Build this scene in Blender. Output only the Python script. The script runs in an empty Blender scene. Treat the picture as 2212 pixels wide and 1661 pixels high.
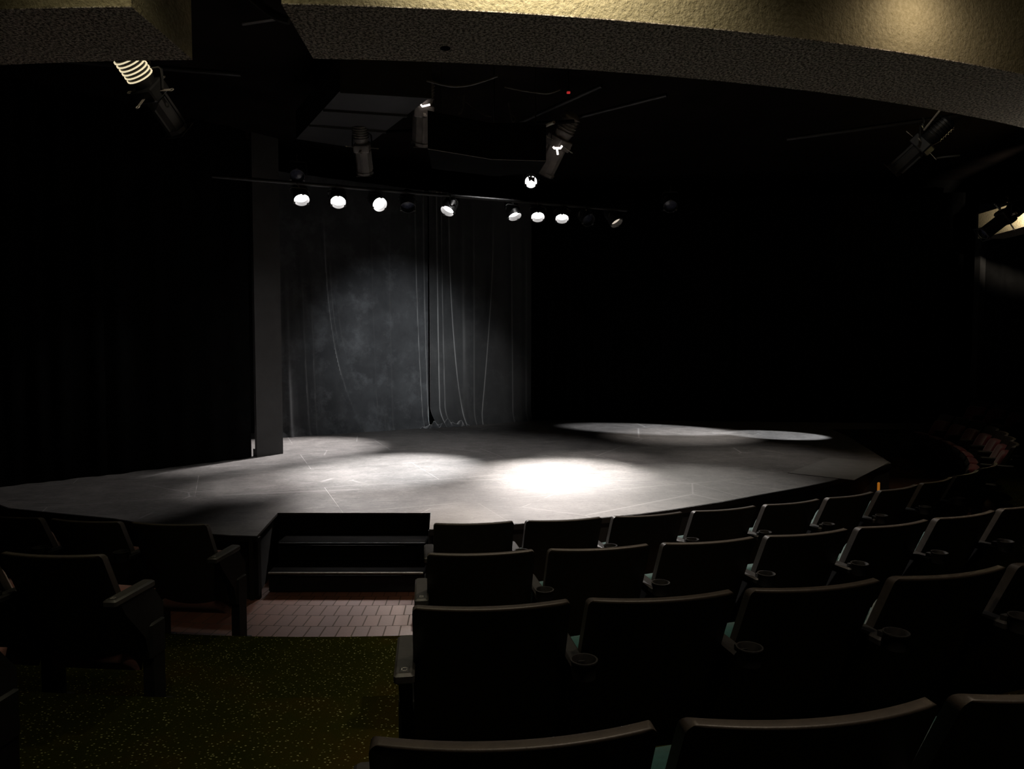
import bpy, math, random
from mathutils import Vector, Matrix, Quaternion
random.seed(7)
D=bpy.data; SC=bpy.context.scene; COL=SC.collection
PI=math.pi; rad=math.radians

# ------------------------------------------------------------------ camera
F=1550.0; EYE=1.94; TILT=math.atan(80.5/F)
cam=D.cameras.new('camera'); cam.sensor_width=36; cam.lens=F/2212*36; cam.clip_start=.02
co=D.objects.new('camera',cam); COL.objects.link(co); co.location=(0,0,EYE); co.rotation_euler=(PI/2-TILT,0,0)
SC.camera=co
vs=SC.view_settings; vs.view_transform='Standard'; vs.look='None'; vs.gamma=1; vs.exposure=0; vs.use_curve_mapping=False
w=D.worlds.new('world'); SC.world=w; w.use_nodes=True
w.node_tree.nodes['Background'].inputs[0].default_value=(.8,.85,1,1); w.node_tree.nodes['Background'].inputs[1].default_value=.00035

def at(px,py,z):
    x=(px-1106)/F; y=-(py-830.5)/F
    d=Vector((x, math.cos(TILT)+y*math.sin(TILT), -math.sin(TILT)+y*math.cos(TILT)))
    t=(z-EYE)/d.z; return Vector((d.x*t,d.y*t,z))
def atY(px,py,Y):
    x=(px-1106)/F; y=-(py-830.5)/F
    d=Vector((x, math.cos(TILT)+y*math.sin(TILT), -math.sin(TILT)+y*math.cos(TILT)))
    t=Y/d.y; return Vector((d.x*t,Y,EYE+d.z*t))

# ------------------------------------------------------------------ hall geometry
CX,CY=-1.25,12.5                       # centre of the curved rows
RTOP={1:8.23,2:9.35,3:10.4,4:11.4}     # radius of the back tops, row 1 = nearest the stage
STEP=.14
REDGE={1:8.11,2:9.17,3:10.22,4:11.25}  # inner edge of each carpeted level
def pol(r,a,z=0): a=rad(a); return Vector((CX+r*math.sin(a),CY-r*math.cos(a),z))

# ------------------------------------------------------------------ helpers
class MB:
    def __init__(s): s.v=[]; s.f=[]; s.mi=[]; s.cm=0
    def add(s,vs,fs):
        o=len(s.v); s.v+= [tuple(v) for v in vs]; s.f+=[tuple(i+o for i in f) for f in fs]; s.mi+=[s.cm]*len(fs); return s
    def box(s,c,d,M=None):
        x,y,z=[k/2 for k in d]; c=Vector(c)
        vs=[Vector((a*x,b*y,e*z))+c for a in(-1,1) for b in(-1,1) for e in(-1,1)]
        if M: vs=[M@v for v in vs]
        return s.add(vs,[(0,1,3,2),(4,6,7,5),(0,4,5,1),(2,3,7,6),(0,2,6,4),(1,5,7,3)])
    def rbox(s,c,d,b,M=None):
        # box with chamfered vertical (local z) edges and chamfered top/bottom
        x,y,z=[k/2 for k in d]; c=Vector(c); R=[]
        def ring(k,zz):
            X,Y=x-k,y-k; q=b*.8
            return [(X-q,-Y),(X,-Y+q),(X,Y-q),(X-q,Y),(-X+q,Y),(-X,Y-q),(-X,-Y+q),(-X+q,-Y)],zz
        rs=[ring(b,-z),ring(0,-z+b),ring(0,z-b),ring(b,z)]
        vs=[]
        for pts,zz in rs: vs+=[Vector((p[0],p[1],zz))+c for p in pts]
        if M: vs=[M@v for v in vs]
        fs=[tuple(range(7,-1,-1)),tuple(range(24,32))]
        for k in range(3):
            for i in range(8): j=(i+1)%8; fs.append((k*8+i,k*8+j,k*8+8+j,k*8+8+i))
        return s.add(vs,fs)
    def lathe(s,prof,origin,axis,n=24,closed=False):
        ax=Vector(axis).normalized(); q=ax.to_track_quat('Z','Y'); o=Vector(origin); vs=[]; fs=[]
        for (r,h) in prof:
            for i in range(n):
                a=2*PI*i/n; vs.append(q@Vector((r*math.cos(a),r*math.sin(a),h))+o)
        m=len(prof)
        for k in range(m-1 if not closed else m):
            k2=(k+1)%m
            for i in range(n): j=(i+1)%n; fs.append((k*n+i,k*n+j,k2*n+j,k2*n+i))
        if not closed:
            if prof[0][0]>1e-5: fs.append(tuple(range(n-1,-1,-1)))
            if prof[-1][0]>1e-5: fs.append(tuple(range((m-1)*n,m*n)))
        return s.add(vs,fs)
    def cyl(s,a,b,r,n=16):
        a=Vector(a); b=Vector(b); return s.lathe([(r,0),(r,(b-a).length)],a,b-a,n)
    def tube(s,pts,r,n=8,closed=False):
        pts=[Vector(p) for p in pts]; m=len(pts); vs=[]; fs=[]; up=None
        for i in range(m):
            if closed: t=pts[(i+1)%m]-pts[i-1]
            else: t=pts[min(i+1,m-1)]-pts[max(i-1,0)]
            t.normalize()
            if up is None: up=t.orthogonal().normalized()
            up=(up-t*up.dot(t)).normalized(); b=t.cross(up)
            for k in range(n):
                a=2*PI*k/n; vs.append(pts[i]+up*(r*math.cos(a))+b*(r*math.sin(a)))
        for i in range(m if closed else m-1):
            i2=(i+1)%m
            for k in range(n): k2=(k+1)%n; fs.append((i*n+k,i*n+k2,i2*n+k2,i2*n+k))
        if not closed: fs+= [tuple(range(n-1,-1,-1)),tuple(range((m-1)*n,m*n))]
        return s.add(vs,fs)
    def prism(s,poly,axis,a,b):
        # polygon extruded along one of the axes: 'x' poly=(y,z), 'y' poly=(x,z), 'z' poly=(x,y)
        n=len(poly)
        def P(p,k): return {'x':(k,p[0],p[1]),'y':(p[0],k,p[1]),'z':(p[0],p[1],k)}[axis]
        vs=[P(p,a) for p in poly]+[P(p,b) for p in poly]
        fs=[tuple(range(n-1,-1,-1)),tuple(range(n,2*n))]+[(i,(i+1)%n,n+(i+1)%n,n+i) for i in range(n)]
        return s.add(vs,fs)
    def grid(s,fn,nu,nv):
        vs=[fn(i/nu,j/nv) for j in range(nv+1) for i in range(nu+1)]
        fs=[(j*(nu+1)+i,j*(nu+1)+i+1,(j+1)*(nu+1)+i+1,(j+1)*(nu+1)+i) for j in range(nv) for i in range(nu)]
        return s.add(vs,fs)
    def sheet(s,fa,fb,nu,nv):
        # closed slab between two surfaces
        n=(nu+1)*(nv+1); vs=[fa(i/nu,j/nv) for j in range(nv+1) for i in range(nu+1)]+[fb(i/nu,j/nv) for j in range(nv+1) for i in range(nu+1)]
        fs=[]; I=lambda i,j:j*(nu+1)+i
        for j in range(nv):
            for i in range(nu):
                q=(I(i,j),I(i+1,j),I(i+1,j+1),I(i,j+1)); fs.append(q); fs.append(tuple(n+k for k in reversed(q)))
        for i in range(nu):
            fs.append((I(i+1,0),I(i,0),n+I(i,0),n+I(i+1,0))); fs.append((I(i,nv),I(i+1,nv),n+I(i+1,nv),n+I(i,nv)))
        for j in range(nv):
            fs.append((I(0,j),I(0,j+1),n+I(0,j+1),n+I(0,j))); fs.append((I(nu,j+1),I(nu,j),n+I(nu,j),n+I(nu,j+1)))
        return s.add(vs,fs)
    def mesh(s,name,mats,smooth=35):
        me=D.meshes.new(name); me.from_pydata(s.v,[],s.f); 
        if not isinstance(mats,(list,tuple)): mats=[mats]
        for m in mats: me.materials.append(m)
        me.polygons.foreach_set('material_index',s.mi)
        import bmesh
        bm=bmesh.new(); bm.from_mesh(me); bmesh.ops.recalc_face_normals(bm,faces=bm.faces); bm.to_mesh(me); bm.free()
        if smooth:
            me.polygons.foreach_set('use_smooth',[True]*len(me.polygons)); me.set_sharp_from_angle(angle=rad(smooth))
        return me
    def build(s,name,mats,parent=None,smooth=35):
        o=D.objects.new(name,s.mesh(name,mats,smooth)); COL.objects.link(o)
        if parent: o.parent=parent
        return o
def tag(o,label=None,cat=None,group=None,kind=None):
    if label: o['label']=label
    if cat: o['category']=cat
    if group: o['group']=group
    if kind: o['kind']=kind
    return o
def empty(name,loc=(0,0,0),rot=None,label=None,cat=None,group=None):
    o=D.objects.new(name,None); o.empty_display_size=.1; COL.objects.link(o); o.location=loc
    if rot is not None:
        if isinstance(rot,Quaternion): o.rotation_mode='QUATERNION'; o.rotation_quaternion=rot
        else: o.rotation_euler=(0,0,rot)
    return tag(o,label,cat,group)
def copy_part(o,parent):
    c=o.copy(); COL.objects.link(c); c.parent=parent; return c

# ------------------------------------------------------------------ materials
def mat(name,base,rough=.6,metal=0,spec=.5,sheen=0,emit=None,es=0):
    m=D.materials.new(name); m.use_nodes=True; p=m.node_tree.nodes['Principled BSDF']
    p.inputs['Base Color'].default_value=(*base,1); p.inputs['Roughness'].default_value=rough; p.inputs['Metallic'].default_value=metal
    p.inputs['Specular IOR Level'].default_value=spec
    if sheen: p.inputs['Sheen Weight'].default_value=sheen; p.inputs['Sheen Roughness'].default_value=.5
    if emit: p.inputs['Emission Color'].default_value=(*emit,1); p.inputs['Emission Strength'].default_value=es
    return m
class NT:
    def __init__(s,m): s.t=m.node_tree; s.p=s.t.nodes['Principled BSDF']
    def n(s,ty,**kw):
        x=s.t.nodes.new(ty)
        for k,v in kw.items():
            if k.startswith('_'): setattr(x,k[1:],v)
            else: x.inputs[k.replace('__',' ')].default_value=v
        return x
    def l(s,a,b): s.t.links.new(a,b)
    def coord(s,scale=(1,1,1),rot=(0,0,0),loc=(0,0,0)):
        c=s.n('ShaderNodeTexCoord'); m=s.n('ShaderNodeMapping'); m.inputs['Scale'].default_value=scale; m.inputs['Rotation'].default_value=rot; m.inputs['Location'].default_value=loc
        s.l(c.outputs['Object'],m.inputs[0]); return m.outputs[0]
    def noise(s,vec,scale,detail=4,rough=.55):
        x=s.n('ShaderNodeTexNoise',Scale=scale,Detail=detail,Roughness=rough); s.l(vec,x.inputs['Vector']); return x.outputs['Fac']
    def ramp(s,fac,stops):
        r=s.n('ShaderNodeValToRGB'); e=r.color_ramp.elements
        while len(e)<len(stops): e.new(.5)
        for el,(p,c) in zip(e,stops): el.position=p; el.color=(*c,1) if len(c)==3 else c
        s.l(fac,r.inputs[0]); return r.outputs[0]
    def mix(s,fac,a,b,blend='MIX'):
        x=s.n('ShaderNodeMix',_data_type='RGBA',_blend_type=blend)
        for src,k in((fac,0),(a,6),(b,7)):
            if hasattr(src,'node'): s.l(src,x.inputs[k])
            elif k==0: x.inputs[0].default_value=src
            else: x.inputs[k].default_value=(*src,1)
        return x.outputs[2]
    def math(s,op,a,b=None,c=None):
        x=s.n('ShaderNodeMath',_operation=op)
        for i,k in enumerate((a,b,c)):
            if k is None: continue
            if hasattr(k,'node'): s.l(k,x.inputs[i])
            else: x.inputs[i].default_value=k
        return x.outputs[0]
    def bump(s,h,strength=.3,dist=.01):
        b=s.n('ShaderNodeBump',Strength=strength,Distance=dist); s.l(h,b.inputs['Height']); s.l(b.outputs[0],s.p.inputs['Normal'])
    def base(s,c): s.l(c,s.p.inputs['Base Color'])
    def rough(s,c): s.l(c,s.p.inputs['Roughness'])

def m_noisy(name,a,b,scale,rough=.6,bump=.2,dist=.002,**k):
    m=mat(name,a,rough,**k); t=NT(m); v=t.coord(); f=t.noise(v,scale)
    t.base(t.ramp(f,[(.35,a),(.65,b)])); 
    if bump: t.bump(t.noise(v,scale*6,2),bump,dist)
    return m

M={}
M['black_paint']=m_noisy('black_paint',(.006,.006,.0065),(.011,.0105,.010),6,.75,.1)
M['wall_black']=m_noisy('wall_black',(.003,.003,.003),(.006,.006,.006),3,.95,.1,spec=.05)
M['steel_black']=m_noisy('steel_black',(.012,.012,.012),(.02,.02,.02),20,.42,.05)
M['steel_grey']=m_noisy('steel_grey',(.20,.19,.18),(.32,.30,.28),30,.35,.05,metal=.7)
M['pale_metal']=m_noisy('pale_metal',(.42,.38,.32),(.55,.50,.42),30,.4,.05,metal=.4)
M['plastic']=m_noisy('plastic',(.024,.019,.0145),(.034,.027,.021),40,.5,.35,.001)
M['arm_plastic']=m_noisy('arm_plastic',(.018,.017,.016),(.027,.025,.0235),60,.5,.25,.0008)
M['arm_shaded']=m_noisy('arm_shaded',(.010,.0095,.009),(.015,.014,.013),60,.6,.25,.0008,spec=.3)  # shade between the seats put into this darker arm colour
M['plate']=m_noisy('plate',(.012,.012,.012),(.02,.02,.02),30,.5,0)
M['plate_metal']=mat('plate_metal',(.6,.57,.52),.35,.6)
M['teal']=m_noisy('teal',(.004,.040,.037),(.007,.056,.052),90,.9,.5,.001,sheen=.2)
M['rose']=m_noisy('rose',(.085,.027,.022),(.115,.040,.033),90,.9,.5,.001,sheen=.2)
M['burgundy']=m_noisy('burgundy',(.075,.005,.009),(.10,.008,.013),90,.9,.5,.001,sheen=.2)
M['lens_on']=mat('lens_on',(.8,.8,.8),.2,emit=(1,.965,.95),es=9)
M['lens_dim']=mat('lens_dim',(.55,.5,.45),.25,emit=(1,.86,.72),es=.62)
M['lens_off']=m_noisy('lens_off',(.03,.035,.06),(.07,.075,.11),30,.15,0)
M['leak_glow']=mat('leak_glow',(.8,.75,.7),.4,emit=(1,.88,.82),es=2.2)  # emission standing in for light that leaks from a lamp body
M['fin_lit']=mat('fin_lit',(.7,.6,.4),.4,emit=(1,.86,.56),es=.75)  # light on the fins put into the material as emission
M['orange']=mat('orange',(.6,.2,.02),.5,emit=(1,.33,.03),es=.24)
M['red_lamp']=mat('red_lamp',(.5,.02,.02),.4,emit=(1,.05,.05),es=.35)
M['cable']=m_noisy('cable',(.05,.047,.042),(.08,.075,.065),20,.55,0)
M['duct']=m_noisy('duct',(.019,.018,.019),(.027,.026,.027),4,.6,.1)
M['body_grey']=m_noisy('body_grey',(.13,.12,.11),(.19,.175,.16),8,.5,.1)
M['tread']=m_noisy('tread',(.0015,.0015,.0015),(.003,.003,.003),8,.95,.1,spec=.02)  # shadow of the stage edge put into this near-black colour
M['flat']=m_noisy('flat',(.024,.0235,.0235),(.034,.033,.033),5,.7,.2)
M['ceiling']=m_noisy('ceiling',(.006,.005,.0045),(.012,.009,.008),2,.95,.3,.01,spec=.05)
M['yellow']=mat('yellow',(.35,.28,.05),.6)
M['box_edge']=mat('box_edge',(.16,.15,.145),.5)

# stage boards
m=mat('stage_floor',(.09,.088,.086),.5,spec=.3); t=NT(m); v=t.coord()
n1=t.noise(v,.9,5); n2=t.noise(t.coord((5,60,1),(0,0,rad(-6))),1.0,5,.7); n3=t.noise(v,24,4,.7)
c=t.ramp(n1,[(.3,(.075,.070,.067)),(.7,(.120,.112,.107))])
c=t.mix(t.ramp(n2,[(.56,(0,0,0)),(.74,(1,1,1))]),c,(.17,.165,.16))
c=t.mix(t.math('MULTIPLY',t.ramp(n3,[(.48,(0,0,0)),(.64,(1,1,1))]),.6),c,(.052,.050,.049))
n4=t.noise(t.coord((1,1,1),(0,0,0),(5,2,0)),11,6,.8)
c=t.mix(t.math('MULTIPLY',t.ramp(n4,[(.54,(0,0,0)),(.68,(1,1,1))]),.7),c,(.165,.16,.155))
vs_=t.n('ShaderNodeTexVoronoi',Scale=9.0,Randomness=1.0); t.l(v,vs_.inputs['Vector'])
c=t.mix(t.math('MULTIPLY',t.ramp(vs_.outputs['Distance'],[(.035,(1,1,1)),(.05,(0,0,0))]),.5),c,(.26,.25,.245))
br=t.n('ShaderNodeTexBrick',_offset=.5,Scale=1.0); br.inputs['Mortar Size'].default_value=.0035; br.inputs['Mortar Smooth'].default_value=.3
br.inputs['Brick Width'].default_value=2.44; br.inputs['Row Height'].default_value=1.22; br.inputs['Bias'].default_value=0
br.inputs['Color1'].default_value=(.40,.40,.40,1); br.inputs['Color2'].default_value=(.6,.6,.6,1); br.inputs['Mortar'].default_value=(1,1,1,1)
t.l(t.coord((1,1,1),(0,0,rad(-22)),(.45,.2,0)),br.inputs['Vector'])
seamgate=t.ramp(t.noise(v,1.6,3),[(.42,(0,0,0)),(.5,(1,1,1))])
seam=t.math('MULTIPLY',br.outputs['Fac'],seamgate)
c=t.mix(.30,c,br.outputs['Color'],'OVERLAY')
c=t.mix(.55,c,t.ramp(t.noise(t.coord((1,1,1),(0,0,0),(9,4,0)),4.5,6,.7),[(.36,(.30,.30,.30)),(.64,(.70,.70,.70))]),'OVERLAY')
c=t.mix(t.math('MULTIPLY',seam,.75),c,(.34,.33,.32))
# curved and straight scratches
wv=t.n('ShaderNodeTexVoronoi',_feature='DISTANCE_TO_EDGE',Scale=.55); t.l(t.coord((1,1.2,0),(0,0,.4)),wv.inputs['Vector'])
sg=t.ramp(t.noise(v,1.1,3),[(.50,(0,0,0)),(.54,(1,1,1))])
sc=t.math('MULTIPLY',t.ramp(wv.outputs['Distance'],[(0,(1,1,1)),(.006,(0,0,0))]),sg)
c=t.mix(t.math('MULTIPLY',sc,.6),c,(.3,.29,.285))
dk=t.noise(t.coord((2.2,14,1),(0,0,rad(8)),(3,1,0)),1.3,2,.4)
c=t.mix(t.ramp(dk,[(.68,(0,0,0)),(.72,(.7,.7,.7))]),c,(.03,.029,.028))
t.base(c); t.rough(t.ramp(n2,[(.3,(.50,.50,.50)),(.7,(.66,.66,.66))])); t.bump(n3,.12,.002)
M['stage_floor']=m
m=mat('patch_board',(.15,.147,.14),.6); t=NT(m); v=t.coord(); t.base(t.ramp(t.noise(v,5,5),[(.3,(.10,.098,.092)),(.7,(.135,.13,.123))])); M['patch_board']=m

# terracotta tiles laid in rings
m=mat('tile_floor',(.1,.04,.03),.5,spec=.4); t=NT(m)
c0=t.coord((1,1,1),(0,0,0),(-CX,-CY,0)); sx=t.n('ShaderNodeSeparateXYZ'); t.l(c0,sx.inputs[0])
r=t.math('SQRT',t.math('ADD',t.math('MULTIPLY',sx.outputs[0],sx.outputs[0]),t.math('MULTIPLY',sx.outputs[1],sx.outputs[1])))
an=t.math('MULTIPLY',t.math('ARCTAN2',sx.outputs[0],t.math('MULTIPLY',sx.outputs[1],-1)),7.6)
cb=t.n('ShaderNodeCombineXYZ'); t.l(an,cb.inputs[0]); t.l(r,cb.inputs[1])
br=t.n('ShaderNodeTexBrick',_offset=.42,Scale=1.0); br.inputs['Brick Width'].default_value=.104; br.inputs['Row Height'].default_value=.2; br.inputs['Mortar Size'].default_value=.0045; br.inputs['Mortar Smooth'].default_value=.2
br.inputs['Color1'].default_value=(.095,.036,.022,1); br.inputs['Color2'].default_value=(.068,.025,.016,1); br.inputs['Mortar'].default_value=(.035,.02,.013,1)
t.l(cb.outputs[0],br.inputs['Vector'])
vn=t.noise(t.coord(),60,3); c=t.mix(.35,br.outputs['Color'],t.ramp(vn,[(.3,(.35,.35,.35)),(.7,(.65,.65,.65))]),'OVERLAY'); t.base(c)
t.rough(t.math('ADD',t.math('MULTIPLY',br.outputs['Fac'],.35),.46))
t.bump(t.math('SUBTRACT',t.math('MULTIPLY',vn,.18),br.outputs['Fac']),.55,.004); M['tile_floor']=m

# flecked carpet
m=mat('carpet',(.02,.022,.005),1,spec=0); t=NT(m); v=t.coord()
vo=t.n('ShaderNodeTexVoronoi',Scale=46.0,Randomness=1.0); t.l(t.coord((1,1.5,1),(0,0,.5)),vo.inputs['Vector'])
dn=t.noise(v,2.2,3); 
dots=t.math('MULTIPLY',t.ramp(vo.outputs['Distance'],[(.15,(1,1,1)),(.24,(0,0,0))]),t.ramp(vo.outputs['Color'],[(.25,(.15,.15,.15)),(.6,(1,1,1))]))
c=t.ramp(dn,[(.3,(.009,.0105,.0014)),(.5,(.0125,.013,.0018)),(.72,(.019,.013,.002))])
c=t.mix(t.math('MULTIPLY',t.ramp(t.noise(v,240,2),[(.4,(0,0,0)),(.7,(1,1,1))]),.5),c,(.0045,.005,.0008))
c=t.mix(dots,c,(.15,.15,.068)); t.base(c); t.bump(t.noise(v,300,2),.5,.004); M['carpet']=m

# stucco
def stucco(name,a,b,scale,bs,bd,lo=.42,hi=.6):
    m=mat(name,a,.9,spec=.2); t=NT(m); v=t.coord(); n=t.noise(v,scale,4,.7); t.base(t.ramp(n,[(lo,a),(hi,b)])); t.bump(t.noise(v,scale*.8,5,.65),bs,bd); return m
M['stucco']=stucco('stucco',(.36,.31,.19),(.46,.40,.26),60,.9,.012)
M['stucco_soffit']=stucco('stucco_soffit',(.13,.105,.08),(.80,.70,.58),85,.9,.010,.45,.56)  # pale specks brightened in place of stage light bounced onto the underside

# velvet
def velvet(name,a,b,c2,sh=.5):
    m=mat(name,a,.95,spec=.1 if sh else .02,sheen=sh); t=NT(m); v=t.coord()
    n=t.noise(v,1.7,6,.65); c=t.ramp(n,[(.38,a),(.62,b)])
    c=t.mix(t.ramp(t.noise(t.coord((1,1,1),(0,0,0),(4,2,1)),2.6,7,.7),[(.5,(0,0,0)),(.68,(1,1,1))]),c,c2)
    t.base(c); t.bump(t.noise(v,120,2),.3,.003); return m
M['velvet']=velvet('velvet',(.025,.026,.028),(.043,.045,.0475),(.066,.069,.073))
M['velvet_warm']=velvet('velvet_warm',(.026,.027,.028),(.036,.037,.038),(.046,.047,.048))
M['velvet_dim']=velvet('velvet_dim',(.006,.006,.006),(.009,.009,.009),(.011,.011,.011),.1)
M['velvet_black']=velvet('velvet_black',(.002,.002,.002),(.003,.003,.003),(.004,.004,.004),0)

# ------------------------------------------------------------------ setting: floors, walls, ceiling
def arc(r,a0,a1,n): return [pol(r,a0+(a1-a0)*i/n) for i in range(n+1)]
b=MB(); A=arc(5.2,-85,100,90); B=arc(8.5,-85,100,90)
poly=[(p.x,p.y) for p in A]+[(p.x,p.y) for p in reversed(B)]
vs=[]; fs=[]
def ringsolid(r0,r1,a0,a1,z0,z1,n=90):
    mb=MB(); P=[]
    for i in range(n+1):
        a=a0+(a1-a0)*i/n; P+= [pol(r0,a,z0),pol(r0,a,z1-.012),pol(r0+.012,a,z1),pol(r1,a,z1),pol(r1,a,z0)]
    fs=[]
    for i in range(n):
        for k in range(5): k2=(k+1)%5; fs.append((i*5+k,i*5+k2,i*5+5+k2,i*5+5+k))
    fs+=[(0,1,2,3,4),tuple(n*5+k for k in(4,3,2,1,0))]
    mb.add(P,fs); return mb
o=ringsolid(3.0,8.6,-88,104,-.1,0).build('floor',M['tile_floor']); tag(o,kind='structure')
for k in (1,2,3,4):
    r1=REDGE[k+1]+.12 if k<4 else 14.2
    o=ringsolid(REDGE[k],r1,-88,104,-.1,STEP*k).build('floor',M['carpet']); tag(o,kind='structure')
b=MB(); b.box((0,7,5.35),(26,20,.1)); tag(b.build('ceiling',M['ceiling'],smooth=0),kind='structure')

STZ=.5
P_in=[Vector((-3.65,11.4)),Vector((-2.44,12.29)),Vector((-1.07,13.09)),Vector((.4,14.09))]
def wallseg(name,p,q,z0,z1,th,m):
    p=Vector(p); q=Vector(q); d=(q-p).normalized(); n=Vector((-d.y,d.x))*th
    mb=MB(); mb.prism([tuple(p),tuple(q),tuple(q+n),tuple(p+n)],'z',z0,z1); return tag(mb.build(name,m,smooth=0),kind='structure')
wallseg('wall_left',(-12.0,3.6),(-6.0,11.1),-.1,5.3,.15,M['wall_black'])
wallseg('wall_back',(-5.2,11.7),(.35,15.4),-.1,5.3,.15,M['wall_black'])
wallseg('wall_back',(.35,15.4),(9.4,14.6),-.1,5.3,.15,M['wall_black'])
wallseg('wall_right',(12.2,13.2),(12.6,3.5),-.1,5.3,-.15,M['wall_black'])

# ------------------------------------------------------------------ stage
NL0,NL1=Vector((-1.95,5.42)),Vector((-2.04,6.18)); NR0,NR1=Vector((-.655,5.62)),Vector((-.71,6.18))
leftedge=[(-6.6,10.0),(-6.4,8.6),(-5.6,7.2),(-4.51,6.37),(-3.9,6.16),(-3.35,5.98),(-2.85,5.72),(-2.4,5.50),(-2.15,5.44)]
rightedge=[(-.02,5.79),(.4,5.89),(.76,6.01),(1.1,6.15),(1.41,6.31),(1.95,6.63),(2.48,7.0),(2.98,7.33),(3.45,7.68),(4.1,8.27),(4.72,8.88)]
outline=leftedge+[tuple(NL0),tuple(NL1),tuple(NR1),tuple(NR0)]+rightedge+[(5.44,11.58),(5.62,12.6),(8.42,12.6),(8.5,14.5),(.4,15.25),(-5.0,11.5)]
st=empty('stage',(0,7,0),label='low thrust stage with scuffed grey floor and curved black front edge',cat='stage')
def off(pts): return [(p[0],p[1]-7) for p in pts]
b=MB(); b.prism(off(outline),'z',STZ-.02,STZ); b.build('deck',M['stage_floor'],st,smooth=0)
# fascia: thin wall under the deck following the visible rim, with a projecting lip
rim=leftedge+[tuple(NL0)]; rim2=[tuple(NR0)]+rightedge+[(5.44,11.58),(5.62,12.6),(8.42,12.6)]
def ribbon(mb,pts,z0,z1,th,out):
    P=[Vector(p) for p in off(pts)]; n=len(P); L=[]
    for i in range(n):
        d=(P[min(i+1,n-1)]-P[max(i-1,0)]).normalized(); nn=Vector((d.y,-d.x)); L.append((P[i]+nn*out,P[i]+nn*(out-th)))
    for i in range(n-1):
        a,bb=L[i]; c,d=L[i+1]; mb.prism([tuple(a),tuple(c),tuple(d),tuple(bb)],'z',z0,z1)
b=MB(); ribbon(b,rim,0,STZ-.022,.05,-.012); ribbon(b,rim2,0,STZ-.022,.05,-.012)
for pp in ([tuple(NL0),tuple(NL1)],[tuple(NL1),tuple(NR1)],[tuple(NR1),tuple(NR0)]): ribbon(b,pp,0,STZ-.022,.03,-.03)
b.build('fascia',M['black_paint'],st,smooth=0)
b=MB(); ribbon(b,rim,STZ-.05,STZ-.003,.02,.008); b.build('edge_trim',M['steel_black'],st,smooth=0)
b=MB(); ribbon(b,rim2,STZ-.05,STZ-.003,.02,.008); b.build('edge_trim',M['steel_black'],st,smooth=0)
# bright nicks along the trim
# steps let into the stage
sp=empty('stage_steps',(-1.33,5.9,0),label='two black steps let into the stage front at the aisle',cat='steps')
def stepbox(name,y0,y1,z0,z1,m,x0=-1.93,x1=-.69):
    mb=MB(); mb.rbox(((x0+x1)/2+1.33,(y0+y1)/2-5.9,(z0+z1)/2),(x1-x0,y1-y0,z1-z0),.008); return mb.build(name,m,sp)
stepbox('riser',5.60,6.14,.001,.142,M['black_paint']); stepbox('tread',5.575,6.14,.142,.168,M['tread'])
stepbox('riser',5.87,6.14,.17,.308,M['black_paint'],-1.94,-.71); stepbox('tread',5.845,6.14,.308,.333,M['tread'],-1.94,-.71)
b=MB(); b.cyl((-1.92+1.33,5.572-5.9,.160),(-.70+1.33,5.572-5.9,.160),.009,10); b.build('nosing',M['steel_grey'],sp)
b=MB(); b.cyl((-1.92+1.33,5.842-5.9,.325),(-.715+1.33,5.842-5.9,.325),.006,10); b.build('nosing',M['steel_black'],sp)
# loose pale board on the right of the stage
q=[at(1702,1022,STZ),at(1790,990,STZ),at(1921,999,STZ),at(1845,1038,STZ)]
b=MB(); b.prism([(p.x-q[0].x,p.y-q[0].y) for p in q],'z',.001,.006); o=b.build('floor_board',M['patch_board'],smooth=0); o.location=(q[0].x,q[0].y,STZ)
tag(o,'paler grey board lying flat at the right front corner of the stage','board')
# orange strip on the stage front, its faint glow added
p=at(1898,1010,STZ); 
a=atY(1898,1043,7.9); bb=atY(1894,1085,7.9)
def rimpoint(px):
    pass
b=MB(); ang=rad(46); 
o=MB().rbox((0,0,0),(.036,.02,.24),.004).build('marker_strip',M['orange'])
P=atY(1897.5,1064,8.30); o.location=P; o.rotation_euler=(0,0,rad(44)); tag(o,'short upright orange marker strip on the stage front seen between two seat backs','marker')

# ------------------------------------------------------------------ masking flats and drapes
fl=empty('masking_flat',(-3.2,9.52,STZ),label='tall narrow dark grey flat standing left of the lit curtain',cat='flat')
b=MB(); p=Vector((-3.35,9.37)); q=Vector((-3.10,9.66)); d=(q-p).normalized(); n=Vector((-d.y,d.x))*.05
O=Vector((-3.2,9.52))
b.prism([tuple(p-O),tuple(q-O),tuple(q+n-O),tuple(p+n-O)],'z',0,4.2); b.build('panel',M['flat'],fl,smooth=0)
b=MB(); b.prism([tuple(p+n-O),tuple(q+n-O),tuple(q+n*2-O),tuple(p+n*2-O)],'z',0,.1); b.build('brace',M['black_paint'],fl,smooth=0)

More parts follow.
